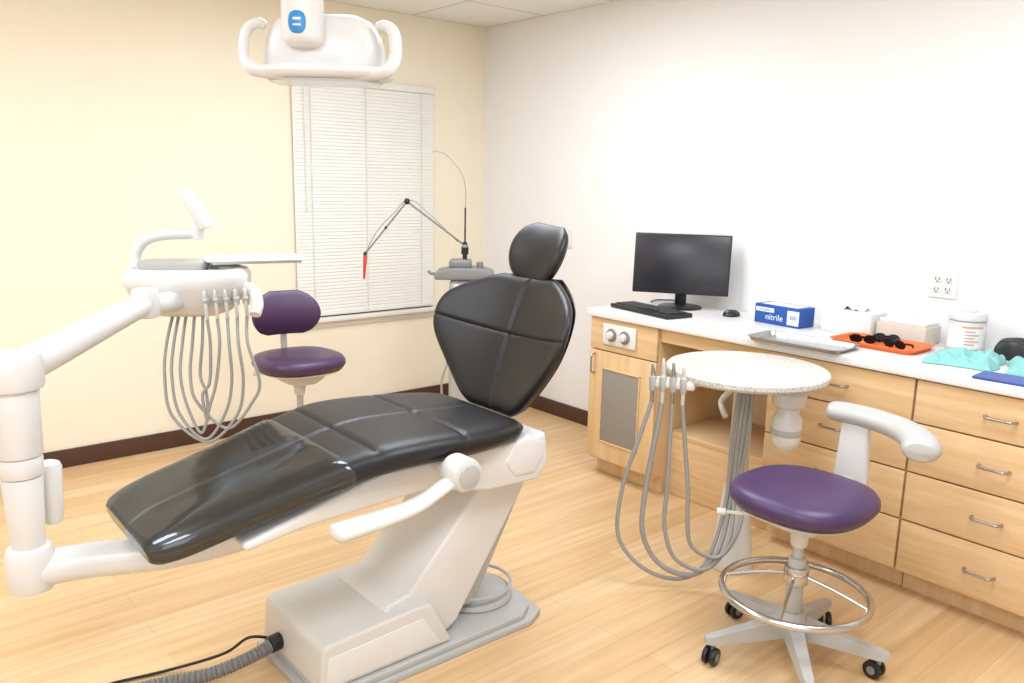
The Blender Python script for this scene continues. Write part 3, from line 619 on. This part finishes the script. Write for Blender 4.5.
    if arm:
        P=[]
        for k in range(10):
            a=math.radians(20-96*k/9); r_=.322; P.append((x+r_*math.cos(a),y+r_*math.sin(a),.79))
        am=G(); am.tube(P,.036,20,n=6,rf=lambda u:(.050+.006*u)*(max(.0,1-abs(2*u-1)**18))**.5+.002,flat=.66); am=am.make('body_support_arm','grey',st,label='curved light grey padded support arm')
        g=G(); g.prism([(y-.062,sz-.07),(y+.062,sz-.07),(y+.048,.765),(y-.048,.765)],0,x+.290,x+.325,.010)
        g.tube([(x+.308,y,sz-.03),(x+.28,y,sz-.10),(x+.12,y,sz-.125),(x,y,sz-.11)],.036,14,flat=.65); g.make('arm_bracket','white',st)
    return st
stool((-1.335,-3.42),.60,150,'purple','rolling stool with purple seat, chrome foot ring and grey support arm',arm=True)
stool((-1.915,-.95),.67,20,'purple2','rolling stool with purple seat and backrest by the window',back=82,ring=False)
# ------------------------------------------------------------ arm stand near window
sx,sy=-.80,-.85
ns=thing('jointed_arm_stand','grey rolling stand with thin jointed arms and red handpiece','medical stand',(sx,sy,0))
rz_=math.radians(-40)
g=G(); g.box((sx-.09,sy-.075,.20),(sx+.075,sy+.075,.985),.03,rz=rz_,seg=4); g.cyl((sx,sy,.06),(sx,sy,.25),.035,seg=20); g.make('column','grey',ns)
TS=Matrix.Translation((sx,sy,0))@Matrix.Rotation(rz_,4,'Z')
g=G(); g.cyl((.115,-.03,.30),(.115,-.03,.97),.035,seg=20,bev=.01); addT(g,TS); g.make('gas_cylinder','offwhite',ns)
g=G(); g.box((-.06,-.095,.78),(.05,-.07,.96),.006); addT(g,TS); fp=g.make('flow_meter','offwhite',ns)
for xx in (-.03,.02):
    g=G(); g.cyl((xx,-.10,.82),(xx,-.10,.94),.008,seg=12); addT(g,TS); g.make('gauge_tube','midgrey',fp)
g=G(); g.cyl((-.005,-.09,.80),(-.005,-.115,.80),.016,seg=16,bev=.002); addT(g,TS); g.make('knob','black',fp)
g=G(); g.lathe([(0,.055),(.05,.055),(.06,.07),(.05,.09),(0,.09)],(sx,sy,0),seg=24)
for k in range(5):
    a=math.radians(72*k+10); g.tube([(sx,sy,.075),(sx+.25*math.cos(a),sy+.25*math.sin(a),.065)],.018,10,smooth=False)
g.make('star_base','grey',ns)
for k in range(5):
    a=math.radians(72*k+10); G().cyl((sx+.25*math.cos(a)-.01,sy+.25*math.sin(a),.028),(sx+.25*math.cos(a)+.015,sy+.25*math.sin(a),.028),.028,seg=18).cyl((sx+.25*math.cos(a),sy+.25*math.sin(a),.03),(sx+.25*math.cos(a),sy+.25*math.sin(a),.06),.008,seg=8).make('caster','black',ns)
g=G(); g.prism([(-.17,.985),(-.175,1.01),(-.16,1.035),(-.06,1.055),(.10,1.055),(.17,1.03),(.175,1.005),(.16,.985)],1,-.10,.10,.010); g.box((-.09,-.06,1.05),(.04,.06,1.10),.015); g.cyl((.09,0,1.05),(.09,0,1.085),.02,seg=16,bev=.004); g.tube([(-.165,-.02,1.01),(-.20,-.02,1.015),(-.215,-.02,1.03)],.009,10); addT(g,TS); g.make('control_box','midgrey',ns)
g=G(); g.cyl((sx,sy,1.08),(sx,sy,1.20),.014,seg=14).cyl((sx,sy,1.13),(sx,sy,1.17),.022,seg=16).cyl((sx,sy,1.18),(sx,sy,1.40),.005,seg=8); g.make('vertical_rod','black',ns)
J=Vector((-1.06,-.63,1.43)); E=Vector((-1.25,-.47,1.12))
g=G(); g.tube([(sx,sy,1.18),J],.006,8,smooth=False).tube([J,E],.005,8,smooth=False); g.ell((sx,sy,1.17),(.022,.022,.022),14); g.make('jointed_arm','midgrey',ns)
for q,r_ in ((J,.018),(E,.012),((-1.155,-.55,1.275),.009)): G().ell(q,(r_,r_,r_),14).make('arm_joint','black',ns)
G().cyl(E-Vector((0,0,.01)),E-Vector((0.01,0,.15)),.012,.006,seg=14,bev=.002).make('red_handpiece','red',ns,label='red pointed handpiece')
G().tube([(sx,sy,1.38),(sx,sy,1.50),(sx-.02,sy+.015,1.60),(sx-.09,sy+.07,1.70),(sx-.15,sy+.12,1.72)],.0028,6).make('thin_cable','hose',ns)
G().tube([E,(-1.2,-.52,1.25),(-1.12,-.58,1.36),(-1.05,-.64,1.44),(-.95,-.72,1.35),(-.83,-.82,1.2)],.003,6).make('thin_cable','hose',ns)
G().tube([(sx-.05,sy-.02,.99),(sx-.13,sy-.1,.85),(sx-.16,sy-.1,.6),(sx-.22,sy-.08,.4),(sx-.2,sy-.1,.2),(sx-.1,sy-.1,.12)],.007,8).make('hose','hose',ns)
# ------------------------------------------------------------ lights
LC=(.93,1,1.115)
def area(loc,sx,sy,e,col=LC):
    l=bpy.data.lights.new('ceiling_light','AREA'); l.shape='RECTANGLE'; l.size=sx; l.size_y=sy; l.energy=e; l.color=col
    o=bpy.data.objects.new('ceiling_light',l); o.location=loc; bpy.context.collection.objects.link(o)
for p in ((-1.6,-1.7),(-1.6,-3.9),(-4.2,-1.7),(-4.2,-3.9)): area((p[0],p[1],H-.02),1.3,.9,42)
l=bpy.data.lights.new('flash_bounce','AREA'); l.size=2.4; l.energy=42; l.color=LC; o=bpy.data.objects.new('flash_bounce',l); o.location=(-4.4,-5.4,2.3)
o.rotation_euler=(Vector((-1.8,-2.2,.8))-Vector(o.location)).to_track_quat('-Z','Y').to_euler(); bpy.context.collection.objects.link(o)
w=bpy.data.worlds.new('world'); S.world=w; w.use_nodes=True; w.node_tree.nodes['Background'].inputs[0].default_value=(.9,.9,.9,1); w.node_tree.nodes['Background'].inputs[1].default_value=.3
